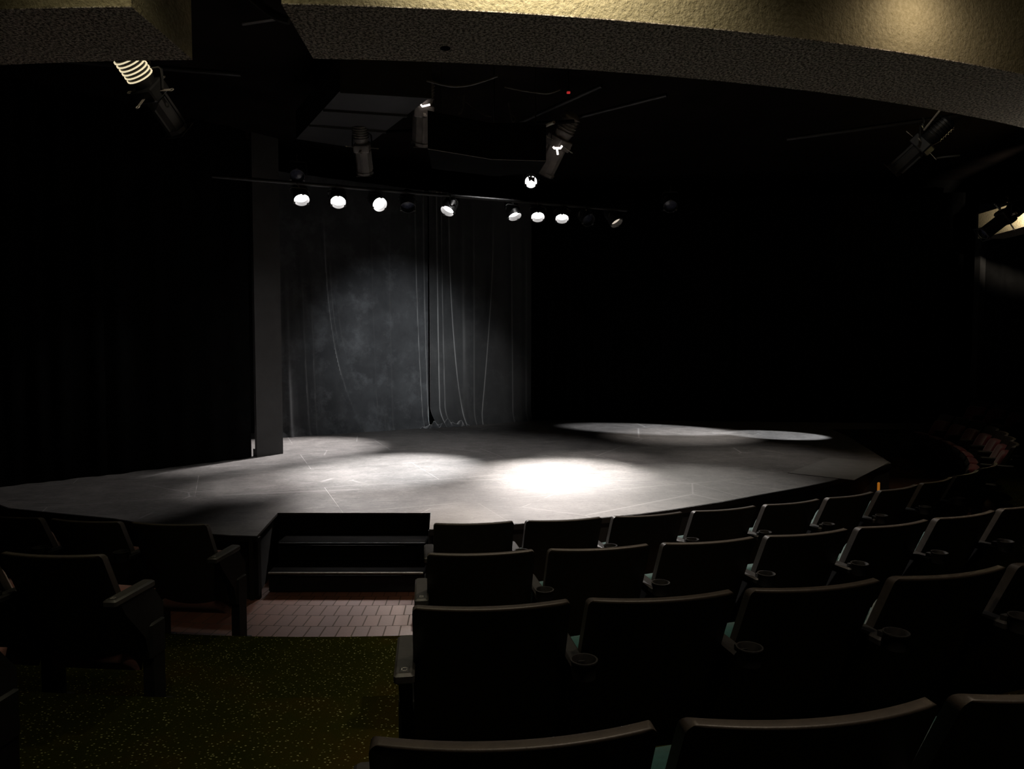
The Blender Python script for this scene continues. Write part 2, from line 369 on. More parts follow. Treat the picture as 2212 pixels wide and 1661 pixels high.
def drape(name,p,q,z0,z1,folds,label,m,group=None,nu=160,nv=60,depth=.05,extra=None,hem=None,slit=None):
    p=Vector(p); q=Vector(q); d=(q-p); L=d.length; d.normalize(); n=Vector((d.y,-d.x))   # n points to the audience
    def disp(u,v):
        y=0
        for (u0,wd,am,bend,pw,vt) in folds:
            c=u0+bend*(1-v)**pw
            k=abs(u-c)/wd
            f=max(0,1-max(0,(v-vt)/.25)) if v>vt else 1
            y+=am*math.exp(-k*k)*f
        if extra: y+=extra(u,v)
        return y
    def fa(u,v):
        z=z0+(z1-z0)*v; P=p+d*(u*L)+n*disp(u,v)
        if hem: P=P+n*hem(u,v)
        if slit: P=P+d*slit(u,v)
        return Vector((P.x-p.x,P.y-p.y,z-z0))
    def fb(u,v):
        a=fa(u,v); return Vector((a.x-n.x*.006,a.y-n.y*.006,a.z))
    mb=MB(); mb.sheet(fa,fb,nu,nv); o=mb.build(name,m,smooth=60); o.location=(p.x,p.y,z0); tag(o,label,'curtain',group); return o
def waves(fr,am,ph=0,s=0):
    def f(u,v): return am*math.sin(2*PI*fr*u+ph+.6*math.sin(9*u+s))*(.55+.45*v)+.3*am*math.sin(2*PI*fr*2.3*u+ph*2)
    return f
# left lit curtain: fairly smooth, a few creases sweeping to the right at the hem
lf=[(.30,.011,.055,.24,3.4,.66),(.335,.009,.035,.34,4.4,.5),(.37,.010,.03,.36,4.8,.42),(.16,.010,.034,.04,2,.5),(.215,.009,.03,.03,2,.5),(.07,.015,.04,.02,2,.4),(.66,.05,.025,.0,1,.9),(.60,.008,.022,.03,2,.75),(.715,.012,.02,.02,2,.8),(.90,.009,.04,.05,2.2,.9),(.955,.012,.045,.03,2,.95),(.27,.05,.035,.12,2,.6),(.44,.03,.022,.25,3,.4)]
LEFTC=drape('stage_curtain',(-3.78,11.36),(-1.50,12.87),STZ,4.7,lf,'dark grey velvet curtain lit by an oval spotlight, left of the parting',M['velvet'],extra=lambda u,v:.012*math.sin(7*u+2)+.006*math.sin(23*u+3*v),hem=lambda u,v:.05*max(0,1-v/.05)**2)
rf=[(.05,.014,.05,.02,2,.95),(.10,.010,.03,.03,2,.95),(.155,.018,.07,.13,2.4,.85),(.30,.03,.03,-.02,1,.8),(.40,.014,.03,.0,1,.75),(.585,.016,.055,-.13,1.8,.72),(.77,.014,.03,.02,1.3,.72),(.93,.02,.03,.0,1,.7),(.25,.05,.03,.1,2,.4)]
drape('stage_curtain',(-1.47,12.80),(.38,14.06),STZ,4.7,rf,'dark velvet curtain with deep folds, right of the parting',M['velvet_warm'],extra=lambda u,v:.015*math.sin(11*u+1)+.006*math.sin(31*u+2*v),hem=lambda u,v:.06*max(0,1-v/.06)**2,slit=lambda u,v:.16*max(0,1-v/.09)**1.5*(1-u)**4)
# crumpled hem where the two curtains meet
def hemf(u,v):
    L=1.05; a=Vector((-1.62,12.62)); d=Vector((.83,.55)); n=Vector((.55,-.83))
    k=math.sin(PI*min(1,max(0,u)))**.6
    w=.15*k*(.6+.4*math.sin(9*u+1)); ph=v*PI
    P=d*(u*L)+n*(-w*math.cos(ph)*.8+.02*math.sin(31*u+5*v))
    z=.002+(.085*k)*math.sin(ph)*(1+.45*math.sin(23*u+4*v)+.3*math.sin(51*u))
    return Vector((P.x,P.y,max(.001,z)))
b=MB(); b.grid(hemf,90,18); o=b.build('hem',M['velvet'],LEFTC,smooth=60); o.location=Vector((-1.62,12.62,STZ))-LEFTC.location; o['label']='crumpled heap of hem on the floor'
# unlit drapes
def plainfolds(n,am): return [((i+.5)/n+random.uniform(-.2,.2)/n,.30/n,am*random.uniform(.6,1.3),random.uniform(-.3,.3)/n,2,2) for i in range(n)]
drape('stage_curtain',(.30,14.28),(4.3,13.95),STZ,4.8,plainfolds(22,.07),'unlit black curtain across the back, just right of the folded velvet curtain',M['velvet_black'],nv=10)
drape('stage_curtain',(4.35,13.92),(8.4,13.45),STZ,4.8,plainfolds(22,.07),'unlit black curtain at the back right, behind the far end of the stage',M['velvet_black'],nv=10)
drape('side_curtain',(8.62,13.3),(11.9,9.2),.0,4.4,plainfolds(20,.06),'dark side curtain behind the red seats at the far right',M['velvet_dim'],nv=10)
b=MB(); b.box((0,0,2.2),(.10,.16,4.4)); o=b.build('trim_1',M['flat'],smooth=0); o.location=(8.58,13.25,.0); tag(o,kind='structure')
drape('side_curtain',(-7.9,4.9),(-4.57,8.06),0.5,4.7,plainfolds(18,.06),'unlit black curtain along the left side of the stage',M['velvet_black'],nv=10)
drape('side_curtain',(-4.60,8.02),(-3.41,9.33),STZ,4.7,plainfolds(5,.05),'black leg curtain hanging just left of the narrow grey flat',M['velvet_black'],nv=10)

# ------------------------------------------------------------------ concrete bulkheads over the seats
def beam(name,a0,a1,r0,r1,z0,z1,label,n=40):
    rt=empty(name,pol((r0+r1)/2,(a0+a1)/2,z0),label=label,cat='beam'); O=rt.location
    mb=MB(); P=[]
    for i in range(n+1):
        a=a0+(a1-a0)*i/n
        for (r,z) in ((r0,z0+.004),(r1,z0+.004),(r1,z1),(r0,z1)): P.append(pol(r,a,z)-O)
    for i in range(n):
        for k in range(4): k2=(k+1)%4; mb.add([],[])
    fs=[]
    for i in range(n):
        for k in (1,2,3): k2=(k+1)%4; fs.append((i*4+k,i*4+k2,i*4+4+k2,i*4+4+k))
    fs+=[(0,1,2,3),tuple(n*4+k for k in(3,2,1,0))]
    mb.add(P,fs); mb.build('fascia',M['stucco'],rt,smooth=30)
    mb=MB(); P=[]
    for i in range(n+1):
        a=a0+(a1-a0)*i/n
        for (r,z) in ((r0,z0),(r1,z0),(r1,z0+.004),(r0,z0+.004)): P.append(pol(r,a,z)-O)
    fs=[]
    for i in range(n):
        for k in range(4): k2=(k+1)%4; fs.append((i*4+k,i*4+k2,i*4+4+k2,i*4+4+k))
    fs+=[(0,1,2,3),tuple(n*4+k for k in(3,2,1,0))]
    mb.add(P,fs); mb.build('soffit',M['stucco_soffit'],rt,smooth=30)
    return rt
BZ=3.2
bR=beam('ceiling_beam',2.35,48,9.3,9.80,BZ,4.6,'long curved stucco beam across the top right of the hall')
bL=beam('ceiling_beam',-34,-.95,9.28,9.77,BZ,4.6,'shorter curved stucco beam at the top left of the hall')
bF=beam('ceiling_beam',79,89.6,9.25,9.7,3.80,4.22,'distant stucco beam at the right edge behind a slanted spotlight')
# little dark hole in the soffit
P=at(962,104,BZ); b=MB(); b.lathe([(.0,.0),(.022,0),(.022,.004),(0,.004)],P-Vector(bR.location)+Vector((0,0,-.003)),(0,0,1),12); b.build('fixing_hole',M['wall_black'],bR)

# ------------------------------------------------------------------ seats
TOPZ=.87; BY=-.50; REC=math.tan(rad(25)); W=.246
def backY(x,z,off=0): return BY+(TOPZ-z)*REC-.042*(1-(x/W)**2)+off
def shell_fn(off,z0,z1,hw,R,lip=0):
    def f(u,v):
        z=z0+(z1-z0)*(1-(1-v)**1.6) if False else z0+(z1-z0)*v
        w=hw
        if z>z1-R: w-=R-math.sqrt(max(0,R*R-(z-(z1-R))**2))
        x=(2*u-1)*w
        o=off
        if lip and z>z1-.012: o+=lip*(1-math.sqrt(max(0,1-((z-(z1-.012))/.012)**2)))
        return Vector((x,backY(x,z)+o,z))
    return f
def vdist(fn):   # cluster rows near the top for the rounded corner
    return lambda u,v: fn(u,1-(1-v)**2.2)
mb=MB(); mb.sheet(vdist(shell_fn(0,.30,TOPZ,W,.022,.008)),vdist(shell_fn(.036,.30,TOPZ,W,.022,-.008)),20,22); ME_shell=mb.mesh('back_shell',M['plastic'],50)
def cush_back(mt):
    mb=MB()
    def fb(u,v):
        P=vdist(shell_fn(.038,.40,.775,W-.012,.05))(u,v); return P
    def fa(u,v):
        P=fb(u,v); e=min(1,4*min(u,1-u)*4)**.5*min(1,6*min(v,1-v)+.15)**.5; P=P.copy(); P.y+=.012+.04*e; return P
    mb.sheet(fb,fa,18,18); return mb.mesh('back_cushion',mt,60)
# tipped-up seat: local frame, top edge up
SA=rad(20)
def seatpt(x,s,t): # s along the raised seat from hinge (0) to front edge (.43); t thickness towards the backrest
    y=-.205+s*math.sin(SA)-t*math.cos(SA); z=.211+s*math.cos(SA)+ t*math.sin(SA); return Vector((x,y,z))
def cush_seat(mt):
    mb=MB(); hw=.232
    def prof(v):
        s=.389*v; return s
    def th(u,v):
        e=min(1,(min(u,1-u))*10)**.5; k=1-max(0,(v-.8)/.2)**2; k2=min(1,v*8+.2)
        return .02+.07*e*math.sqrt(max(0,k))*k2
    def fa(u,v): return seatpt((2*u-1)*hw,prof(v),0)
    def fb(u,v): return seatpt((2*u-1)*hw*(.985),prof(v)+.012*math.sin(PI*u)*v,th(u,v))
    mb.sheet(fa,fb,18,18); return mb.mesh('seat_cushion',mt,60)
mb=MB(); hw=.225
def pa(u,v): return seatpt((2*u-1)*hw,.012+.367*v,-.002)
def pb(u,v): return seatpt((2*u-1)*hw*.96,.012+.367*v,-.002-.055*min(1,8*min(u,1-u))**.5*min(1,8*min(v,1-v)+.05)**.5)
mb.sheet(pa,pb,16,14); 
ME_pan=mb.mesh('seat_pan',M['arm_plastic'],60)
# side frame and armrest, built around x=0
mb=MB()
mb.prism([(-.44,.628),(-.19,.628),(-.105,.52),(-.10,.28),(-.23,.28),(-.26,.40),(-.41,.57)],'x',-.020,.020)
mb.prism([(-.115,.285),(-.115,.02),(-.21,.02),(-.21,.285)],'x',-.028,.028)
mb.rbox((0,-.165,.36),(.060,.13,.19),.015)
mb.rbox((0,-.165,.009),(.085,.19,.018),.006)
M['frame']=m_noisy('frame',(.005,.005,.005),(.008,.008,.008),20,.6,.05,spec=.25)
ME_frame=mb.mesh('side_frame',M['frame'],35)
mb=MB(); mb.rbox((0,-.335,.644),(.056,.31,.034),.008); ME_arm=mb.mesh('armrest',M['arm_shaded'],35)
# aisle arm with a little wider pad
mb=MB(); mb.rbox((0,-.34,.644),(.064,.31,.036),.008); ME_arm2=mb.mesh('armrest',M['arm_plastic'],35)
mb=MB(); CUPY=-.53; CUPZ=.690
mb.lathe([(.035,-.05),(.040,.0),(.043,.004),(.043,.008),(.038,.008),(.036,.0),(.031,-.05)],(0,CUPY,CUPZ),(0,0,1),28,closed=True)
mb.box((0,-.485,.672),(.022,.03,.012)); mb.box((0,-.472,.665),(.03,.02,.03)); ME_cup=mb.mesh('cup_holder',M['arm_shaded'],35)
def plate_mesh(ch):
    mb=MB(); z=.6625; y0=-.462; 
    mb.cm=0; mb.rbox((0,y0,z+.0005),(.030,.034,.002),.0009)
    mb.cm=1; zz=z+.0016
    def bar(x0,y0_,x1,y1_): mb.box(((x0+x1)/2,y0+(y0_+y1_)/2,zz),(abs(x1-x0)+.0022,abs(y1_-y0_)+.0022,.0008))
    h=.0105; w_=.0075
    S={'A':[(-w_,-h,-w_,h*.6),(w_,-h,w_,h*.6),(-w_*.6,h,w_*.6,h),(-w_,0,w_,0)],
       'B':[(-w_,-h,-w_,h),(w_,-h*.7,w_,-h*.3),(w_,h*.3,w_,h*.7),(-w_,h,w_*.6,h),(-w_,-h,w_*.6,-h),(-w_,0,w_*.6,0)],
       'C':[(-w_,-h*.6,-w_,h*.6),(-w_*.5,h,w_*.6,h),(-w_*.5,-h,w_*.6,-h),(w_,h*.5,w_,h*.7),(w_,-h*.7,w_,-h*.5)],
       'D':[(-w_,-h,-w_,h),(w_,-h*.6,w_,h*.6),(-w_,h,w_*.6,h),(-w_,-h,w_*.6,-h)]}[ch]
    for s in S: bar(*s)
    return mb.mesh('row_plate',[M['plate'],M['plate_metal']],0)
PLATES={k:plate_mesh(k) for k in 'ABCD'}
CUSH={k:(cush_back(M[k]),cush_seat(M[k])) for k in('teal','rose','burgundy')}
def addp(name,me,parent,loc=(0,0,0)):
    o=D.objects.new(name,me); COL.objects.link(o); o.parent=parent; o.location=loc; return o
HP=.2775
def side(root,x,kind,row):
    addp('side_frame',ME_frame,root,(x,0,0))
    a=addp('armrest',ME_arm2 if kind=='plate' else ME_arm,root,(x,0,0))
    if kind=='cup': addp('cup_holder',ME_cup,a)
    if kind=='plate': addp('row_plate',PLATES['ABCD'[row-1]],a)
def seat(row,ang,color,label,group,left=None,right=None):
    r0=RTOP[row]+BY; p=pol(r0,ang,STEP*(row-1)); rt=empty('theater_seat',p,rad(ang),label,'seat',group)
    addp('back_shell',ME_shell,rt); bc,sc_=CUSH[color]; addp('back_cushion',bc,rt)
    s=addp('seat_cushion',sc_,rt); addp('seat_pan',ME_pan,rt)
    if left: side(rt,-left[1],left[0],row)
    if right: side(rt,right[1],right[0],row)
    return rt
ORD=['first','second','third','fourth','fifth','sixth','seventh','eighth','ninth','tenth']
ROWN={1:'front row by the stage',2:'second row from the stage',3:'third row from the stage',4:'nearest row to the viewer'}
for row,(e0,pitch,n) in {1:(5.42,3.95,10),2:(5.34,3.42,7),3:(5.24,3.02,5),4:(5.12,2.72,3)}.items():
    hp=RTOP[row]*rad(pitch)/2
    for i in range(n):
        ang=e0+pitch*i+math.degrees(.2425/RTOP[row])
        lab='theatre seat with teal cushion, %s right of the aisle, %s'%(ORD[i],ROWN[row])
        seat(row,ang,'teal',lab,'teal seats right of the aisle',left=('plate',.272) if i==0 else ('cup',hp*.985),right=('plain',.272) if (row==1 and i==n-1) else None)
for row,(e0,pitch,n) in {1:(4.2,3.92,3),2:(3.63,3.42,2),3:(3.3,3.02,1)}.items():
    hp=RTOP[row]*rad(pitch)/2
    for i in range(n):
        ang=-(e0+pitch*i+math.degrees(.2425/RTOP[row]))
        lab='theatre seat with rose cushion, %s left of the aisle, %s'%(ORD[i],ROWN[row])
        seat(row,ang,'rose',lab,'rose seats left of the aisle',right=('plate',.272) if i==0 else ('cup',hp*.985))
for i in range(7):
    ang=54.0+4.2*(i+.5)
    seat(1,ang,'burgundy','burgundy theatre seat, %s from the right aisle in the far front row'%ORD[i],'burgundy seats of the far right block',left=('plain' if i==0 else 'cup',.28),right=('plain',.27) if i==6 else None)
for i in range(3):
    ang=81.6+3.6*i
    seat(2,ang,'burgundy','burgundy theatre seat in the far raised row, %s'%['nearest the viewer','in the middle of three','farthest back'][i],'burgundy seats of the far right block',left=('cup',.28))

# ------------------------------------------------------------------ lamps
def spot(name,pos,tgt,P,ang,blend,col,rad_=.05,parent=None,asp=None):
    l=D.lights.new(name,'SPOT'); l.energy=P; l.spot_size=rad(ang); l.spot_blend=blend; l.color=col; l.shadow_soft_size=rad_
    o=D.objects.new(name,l); COL.objects.link(o); pos=Vector(pos); d=Vector(tgt)-pos
    q=d.to_track_quat('-Z','Y')
    o.rotation_mode='QUATERNION'
    if parent:
        o.parent=parent; qi=parent.rotation_quaternion.inverted(); o.location=qi@(pos-Vector(parent.location)); o.rotation_quaternion=qi@q
    else: o.location=pos; o.rotation_quaternion=q
    if asp: o.scale=(asp,1,1)
    return o
def yoke_clamp(rt,q,loc,halfw,top=None):
    # U-shaped yoke from the sides of the body up to a clamp; built in the fixture's frame
    qi=q.inverted()
    X=q@Vector((1,0,0)); X.z=0; X.normalize()
    if top is None: top=Vector((loc.x,loc.y,loc.z+.22))
    k=top-loc; up=Vector((0,0,1))
    bt=top-up*.055
    pts=[loc-X*halfw, loc-X*halfw+k*.25, bt-X*(halfw*.95)-up*.02, bt-X*(halfw*.75), bt+X*(halfw*.75), bt+X*(halfw*.95)-up*.02, loc+X*halfw+k*.25, loc+X*halfw]
    mb=MB(); mb.tube([qi@(p-loc) for p in pts],.009,8); mb.build('yoke',M['steel_black'],rt)
    mb=MB(); mb.cyl(qi@(bt-loc),qi@(top-up*.026-loc),.012,10); 
    mb.tube([qi@(top-loc+Vector((X.y*-.031*math.sin(a)*-1,X.x*.031*math.sin(a),-.031*math.cos(a)))) for a in [rad(t_) for t_ in range(-20,201,20)]],.007,8)
    mb.build('clamp',M['steel_black'],rt)
    return top
def can(pos,tgt,label,lens='lens_on',R=.098,L=.25,recess=.06,group=None,top=None,F_=.10):
    # round stage lamp; pos = mouth of the barrel, looking along +Y of its own frame
    pos=Vector(pos); d=(Vector(tgt)-pos).normalized(); q=d.to_track_quat('Y','Z'); piv=pos-d*F_
    rt=empty('stage_lamp',piv,q,label,'stage lamp',group)
    mb=MB(); f=F_
    mb.lathe([(R*.93,f-L+.02),(R,f-L+.05),(R,f),(R*1.03,f),(R*1.03,f+.006),(R*.965,f+.006),(R*.965,f-recess-.03),(R*.80,f-L+.06)],(0,0,0),(0,1,0),32,closed=True); mb.build('barrel',M['steel_black'],rt)
    mb=MB(); mb.lathe([(0,f-L-.05),(R*.45,f-L-.045),(R*.75,f-L-.02),(R*.93,f-L+.03),(R*.90,f-L+.06),(0,f-L+.06)],(0,0,0),(0,1,0),28); mb.build('rear_cap',M['steel_black'],rt)
    mb=MB(); mb.lathe([(0,f-recess+.012),(R*.5,f-recess+.009),(R*.95,f-recess-.004),(R*.95,f-recess-.012),(0,f-recess-.012)],(0,0,0),(0,1,0),32); mb.build('lens',M[lens],rt)
    z=R*1.02
    for a in range(3):
        aa=rad(90+120*a); mb=MB(); mb.rbox((z*math.cos(aa),f+.004,z*math.sin(aa)),(.03,.02,.03),.004); mb.build('frame_clip',M['steel_black'],rt)
    yoke_clamp(rt,q,piv,R+.02,top)
    return rt
def profile_spot(pos,d,label,scale=1.0,br=.075,glow=None,group=None,lens='lens_off',body='steel_black',yoke=True):
    # ellipsoidal spotlight; pos = centre of gate, looking along d
    d=Vector(d).normalized(); q=d.to_track_quat('Y','Z'); pos=Vector(pos)
    rt=empty('profile_spotlight',pos,q,label,'stage lamp',group); s=scale
    mb=MB(); mb.lathe([(.05*s,-.30*s),(.085*s,-.27*s),(.09*s,-.10*s),(.075*s,-.05*s),(0.06*s,-.05*s)],(0,0,0),(0,1,0),20); mb.build('lamp_housing',M[body],rt)
    mb=MB()
    for k in range(6): mb.lathe([(.088*s,0),(.098*s,.0),(.098*s,.008*s),(.088*s,.008*s)],(0,(-.26+.028*k)*s,0),(0,1,0),20,closed=True)
    mb.build('cooling_fin',M['fin_lit'] if glow=='fins' else M[body],rt)
    mb=MB(); mb.rbox((0,0,0),(.19*s,.10*s,.19*s),.012); mb.build('shutter_gate',M[body],rt)
    mb=MB(); mb.lathe([(br*s,.05*s),(br*s,.30*s),(br*s*1.09,.30*s),(br*s*1.09,.33*s),(br*s*.93,.33*s),(br*s*.93,.06*s)],(0,0,0),(0,1,0),8,closed=True); 
    for k in range(3):
        a=rad(k*120+30); mb.box((br*1.03*s*math.cos(a),.17*s,br*1.03*s*math.sin(a)),(.02*s,.24*s,.02*s))
    mb.build('barrel',M['flat'] if body=='steel_black' else M[body],rt)
    mb=MB(); mb.lathe([(0,.315*s),(.04*s,.312*s),(.070*s,.30*s),(.070*s,.29*s),(0,.29*s)],(0,0,0),(0,1,0),24); mb.build('lens',M[lens],rt)
    mb=MB(); 
    for sx,sz in((1,0),(-1,0),(0,1),(0,-1)): mb.box((sx*.088*s,.335*s,sz*.088*s),((.012 if sx else .19)*s,.006,(.012 if sz else .19)*s))
    mb.build('gel_frame',M['steel_black'],rt)
    for (ax,az,tw) in ((1,0,.3),(-1,0,-.2),(0,-1,.25),(0,1,.1)):
        mb=MB(); D_=Vector((ax,tw*.3,az)).normalized(); S_=Vector((0,1,0)).cross(D_).normalized(); c0_=D_*.09*s
        Mx=Matrix.Translation(c0_)@Matrix((S_,Vector((0,1,0)),D_)).transposed().to_4x4()
        mb.box((0,0,.045*s),(.026*s,.003,.075*s),Mx)
        ring=[Mx@Vector((.014*s*math.cos(2*PI*i/14),0,.098*s+.016*s*math.sin(2*PI*i/14))) for i in range(14)]; mb.tube(ring,.0035*s,6,True)
        mb.build('shutter_handle',M['pale_metal'],rt)
    if yoke: yoke_clamp(rt,q,pos,.12*s)
    return rt

PIPEZ=4.0; LZ=3.80
lampdefs=[ # px,py, aim, power, cone, blend, colour, lens
 (655,434,(.30,-.54,-.78),900,24,1,(1,.955,.94),'lens_on'),
 (730,436,(.16,-.70,-.72),110,30,1,(1,.95,.92),'lens_on'),
 (817,438,(.46,-.70,-.52),1900,32,1,(1,.93,.89),'lens_on'),
 (967,457,(-.34,-.50,-.80),1900,28,1,(1,.95,.93),'lens_on'),
 (1112,473,(.28,-.40,-.88),380,40,1,(1,.93,.88),'lens_on'),
 (1162,468,(.02,-.60,-.80),2100,42,1,(1,.92,.87),'lens_on'),
 (1215,470,(-.03,-.56,-.83),3100,33,1,(1,.96,.92),'lens_on'),
 (1332,482,(.42,-.42,-.80),160,40,1,(1,.9,.8),'lens_dim')]
offdefs=[(1272,475,(.35,-.7,-.6),'unlit stage lamp with a faint greenish lens near the right end of the far pipe'),(880,446,(.1,-.55,-.8),'unlit dark stage lamp on the far pipe between two lit ones')]
POS=['leftmost','second from left','third from left','fourth from left','fifth from left, tilted low','sixth from left','seventh from left','last at the right end, dim and tilted']
pv=[]
for L_ in lampdefs+offdefs:
    p=at(L_[0],L_[1],LZ)-Vector(L_[2]).normalized()*.10; pv.append((p.x,p.y-.06))
nn_=len(pv); mx=sum(p[0] for p in pv)/nn_; my=sum(p[1] for p in pv)/nn_
sl=sum((p[0]-mx)*(p[1]-my) for p in pv)/sum((p[0]-mx)**2 for p in pv)
pipeY=lambda x: my+sl*(x-mx)
pa_=Vector((mx-3.1,pipeY(mx-3.1),PIPEZ)); pb_=Vector((mx+2.25,pipeY(mx+2.25),PIPEZ))
mb=MB(); mb.cyl(pa_-pa_,pb_-pa_,.024,14)
o=mb.build('lighting_pipe',M['steel_black']); o.location=pa_; tag(o,'steel pipe carrying the row of lit stage lamps','pipe')
LAMPS=[]
def piped(px,py,aim):
    pos=at(px,py,LZ); d=Vector(aim).normalized(); piv=pos-d*.10
    dy=pipeY(piv.x)+.06-piv.y; pos.y+=dy*.75; piv.y+=dy*.75     # bring the lamp under the pipe
    return pos,d,Vector((piv.x,pipeY(piv.x),PIPEZ))
for k,(px,py,aim,P,an,bl,colr,lens) in enumerate(lampdefs):
    pos,d,top=piped(px,py,aim); t_=(pos.z-STZ)/-d.z; tgt=pos+d*t_
    rt=can(pos,tgt,'%s stage lamp on the far pipe, %s'%('glowing' if lens=='lens_on' else 'dimly lit',POS[k]),lens,group='stage lamps on the far pipe',top=top)
    spot('beam',pos+d*.03,tgt,P,an,bl,colr,.09,rt); LAMPS.append(rt); print('LAMP',k,[round(c,2) for c in tgt])
for (px,py,aim,lab) in offdefs:
    pos,d,top=piped(px,py,aim); can(pos,pos+d,lab,'lens_off',group='unlit stage lamps',top=top)
can(at(642,381,4.25),at(500,1300,STZ),'unlit stage lamp with a bluish lens above the leftmost lit lamp','lens_off',group='unlit stage lamps')
can(at(1448,446,4.0),at(1500,1100,STZ),'unlit stage lamp with a faint blue lens past the right end of the lit row','lens_off',group='unlit stage lamps')

# single lamp facing the seats
can(at(1147,393,3.95),Vector((.1,2.2,.8)),'small stage lamp with a bright half-shaded lens hanging in front of the pipe','lens_on',R=.075,L=.2,recess=.04,F_=.08)
rtS=[o for o in D.objects if o.get('label','').startswith('small stage lamp')][0]
for k_,(x_,z_,a_) in enumerate(((-.03,.02,.5),(.012,.03,-.2))):
    mb=MB(); mb.prism([(-.035,.03),(.035,.03),(.0,-.035)],'y',-.002,.002); o=mb.build('baffle',M['steel_black'],rtS,smooth=0); o.location=(x_,.065,z_); o.rotation_euler=(0,a_,0)
# profile spotlights under the ceiling
profile_spot(atY(915,238,9.2),(-.10,.45,-.85),'grey profile spotlight pointing down beside the dark duct, with a bright light leak',1.3,body='body_grey',br=.098)
profile_spot(atY(782,318,9.0),(0.0,.5,-.85),'dim grey profile spotlight hanging under the low end of the duct',1.0,body='body_grey',br=.098)
profile_spot(atY(1207,308,9.2),(-.42,.35,-.80),'slanted profile spotlight with a bright T-shaped light leak right of the hanging box',1.3,body='body_grey',br=.098)
profile_spot(atY(324,196,5.6),(.24,.66,-.60),'profile spotlight with brightly lit cooling fins hanging below the left beam',1.05,glow='fins')
profile_spot(atY(1992,312,7.0),(-.55,.45,-.62),'black profile spotlight hanging on a rod under the right beam',1.0)
rtF=profile_spot(atY(2172,468,9.2),(-.72,.05,-.58),'black profile spotlight slanting down in front of the lit beam at the right edge',1.05)
# glowing bars put in for light leaking at the yokes
def glowbar(rt,pts,r,w=1): mb=MB(); qi=rt.rotation_quaternion.inverted(); mb.tube([qi@(Vector(p)-Vector(rt.location)) for p in pts],r,8); return mb.build('light_leak',M['leak_glow'],rt)
objs={o['label']:o for o in D.objects if 'label' in o}
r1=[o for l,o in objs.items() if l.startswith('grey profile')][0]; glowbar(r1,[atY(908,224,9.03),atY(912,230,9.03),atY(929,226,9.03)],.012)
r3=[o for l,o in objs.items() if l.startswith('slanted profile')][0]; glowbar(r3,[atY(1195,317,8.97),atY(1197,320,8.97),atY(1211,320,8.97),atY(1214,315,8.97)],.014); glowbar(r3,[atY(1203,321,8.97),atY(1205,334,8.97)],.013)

# duct, hanging box, pipes, cables
q=[at(735,196,4.6),at(932,208,4.6),at(782,322,4.6),at(640,300,4.6)]
rt=empty('ceiling_duct',q[0],label='flat dark duct running under the ceiling toward the left lamps',cat='duct')
b=MB(); b.prism([(p.x-q[0].x,p.y-q[0].y) for p in q],'z',0,.35); b.build('duct_body',M['duct'],rt,smooth=0)
b=MB()
for f0,f1 in ((0,0),(.34,.30),(.66,.60)):
    a=q[0].lerp(q[3],f0)-q[0]; c=q[1].lerp(q[2],f1)-q[0]; b.box((0,0,0),((c-a).length,.03,.03),Matrix.Translation((a+c)/2+Vector((0,0,-.012)))@Matrix.Rotation(math.atan2((c-a).y,(c-a).x),4,'Z'))
b.build('flange',M['flat'],rt,smooth=0)
bp=[Vector((-.835,7.23,0)),Vector((-.21,7.63,0)),Vector((.36,7.69,0)),Vector((.30,8.2,0)),Vector((-.2,8.35,0)),Vector((-.88,8.0,0))]
rt=empty('hanging_box',(-.2,7.8,3.9),label='black angular box hanging under the ceiling between two profile spotlights',cat='box')
O=Vector((-.2,7.8,0)); b=MB(); b.prism([((p-O).x,(p-O).y) for p in bp],'z',0,.38); b.build('cabinet',M['wall_black'],rt,smooth=0)
b=MB(); b.tube([p-O+Vector((0,-.004,.004)) for p in bp[:3]],.0035,6); b.build('edge_strip',M['box_edge'],rt)
b=MB(); 
for p in (bp[0],bp[2],bp[4]):
    b=MB(); b.cyl((p-O)*.8+Vector((0,0,.38)),(p-O)*.8+Vector((0,0,1.39)),.008,8); b.build('hanger',M['steel_black'],rt)
def pipe(p,q_,r,label,m='steel_black',name='ceiling_pipe',cat='pipe'):
    p=Vector(p); q_=Vector(q_); mb=MB(); mb.cyl((0,0,0),q_-p,r,12); o=mb.build(name,M[m]); o.location=p; tag(o,label,cat); return o
pipe(at(1115,268,4.85),at(1300,185,4.85),.024,'thin ceiling pipe slanting up right of the hanging box')
pipe(at(1215,262,4.8),at(1440,205,4.8),.024,'ceiling pipe slanting away above the spotlight with the T-shaped light leak')
pipe(at(1160,279,4.6),at(1197,264,4.6),.02,'short pale pipe end above the hanging box corner','pale_metal')
pipe(atY(650,296,10.0),atY(1240,262,8.9),.024,'dark pipe carrying the spotlights beside the duct','wall_black')
pipe(at(524,50,4.9),at(606,38,4.9),.010,'thin twin rail in the gap between the two beams, upper','box_edge',name='ceiling_rail',cat='rail')
pipe(at(524,53,4.9),at(606,41,4.9),.010,'thin twin rail in the gap between the two beams, lower','box_edge',name='ceiling_rail',cat='rail')
pipe(atY(1996,281,6.9),atY(2042,224,6.7),.010,'bright metal rod slanting up to the right beam','pale_metal',name='hanging_rod',cat='rod')
pipe(atY(2022,341,7.1),atY(2074,336,7.0),.009,'thin dark rod beside the black spotlight under the right beam','cable',name='hanging_rod',cat='rod')
pipe(at(1700,300,4.5),at(2140,240,4.5),.024,'dark pipe under the ceiling above the right rod')
pipe(at(0,120,4.6),at(520,160,4.6),.024,'dark pipe behind the left beam')
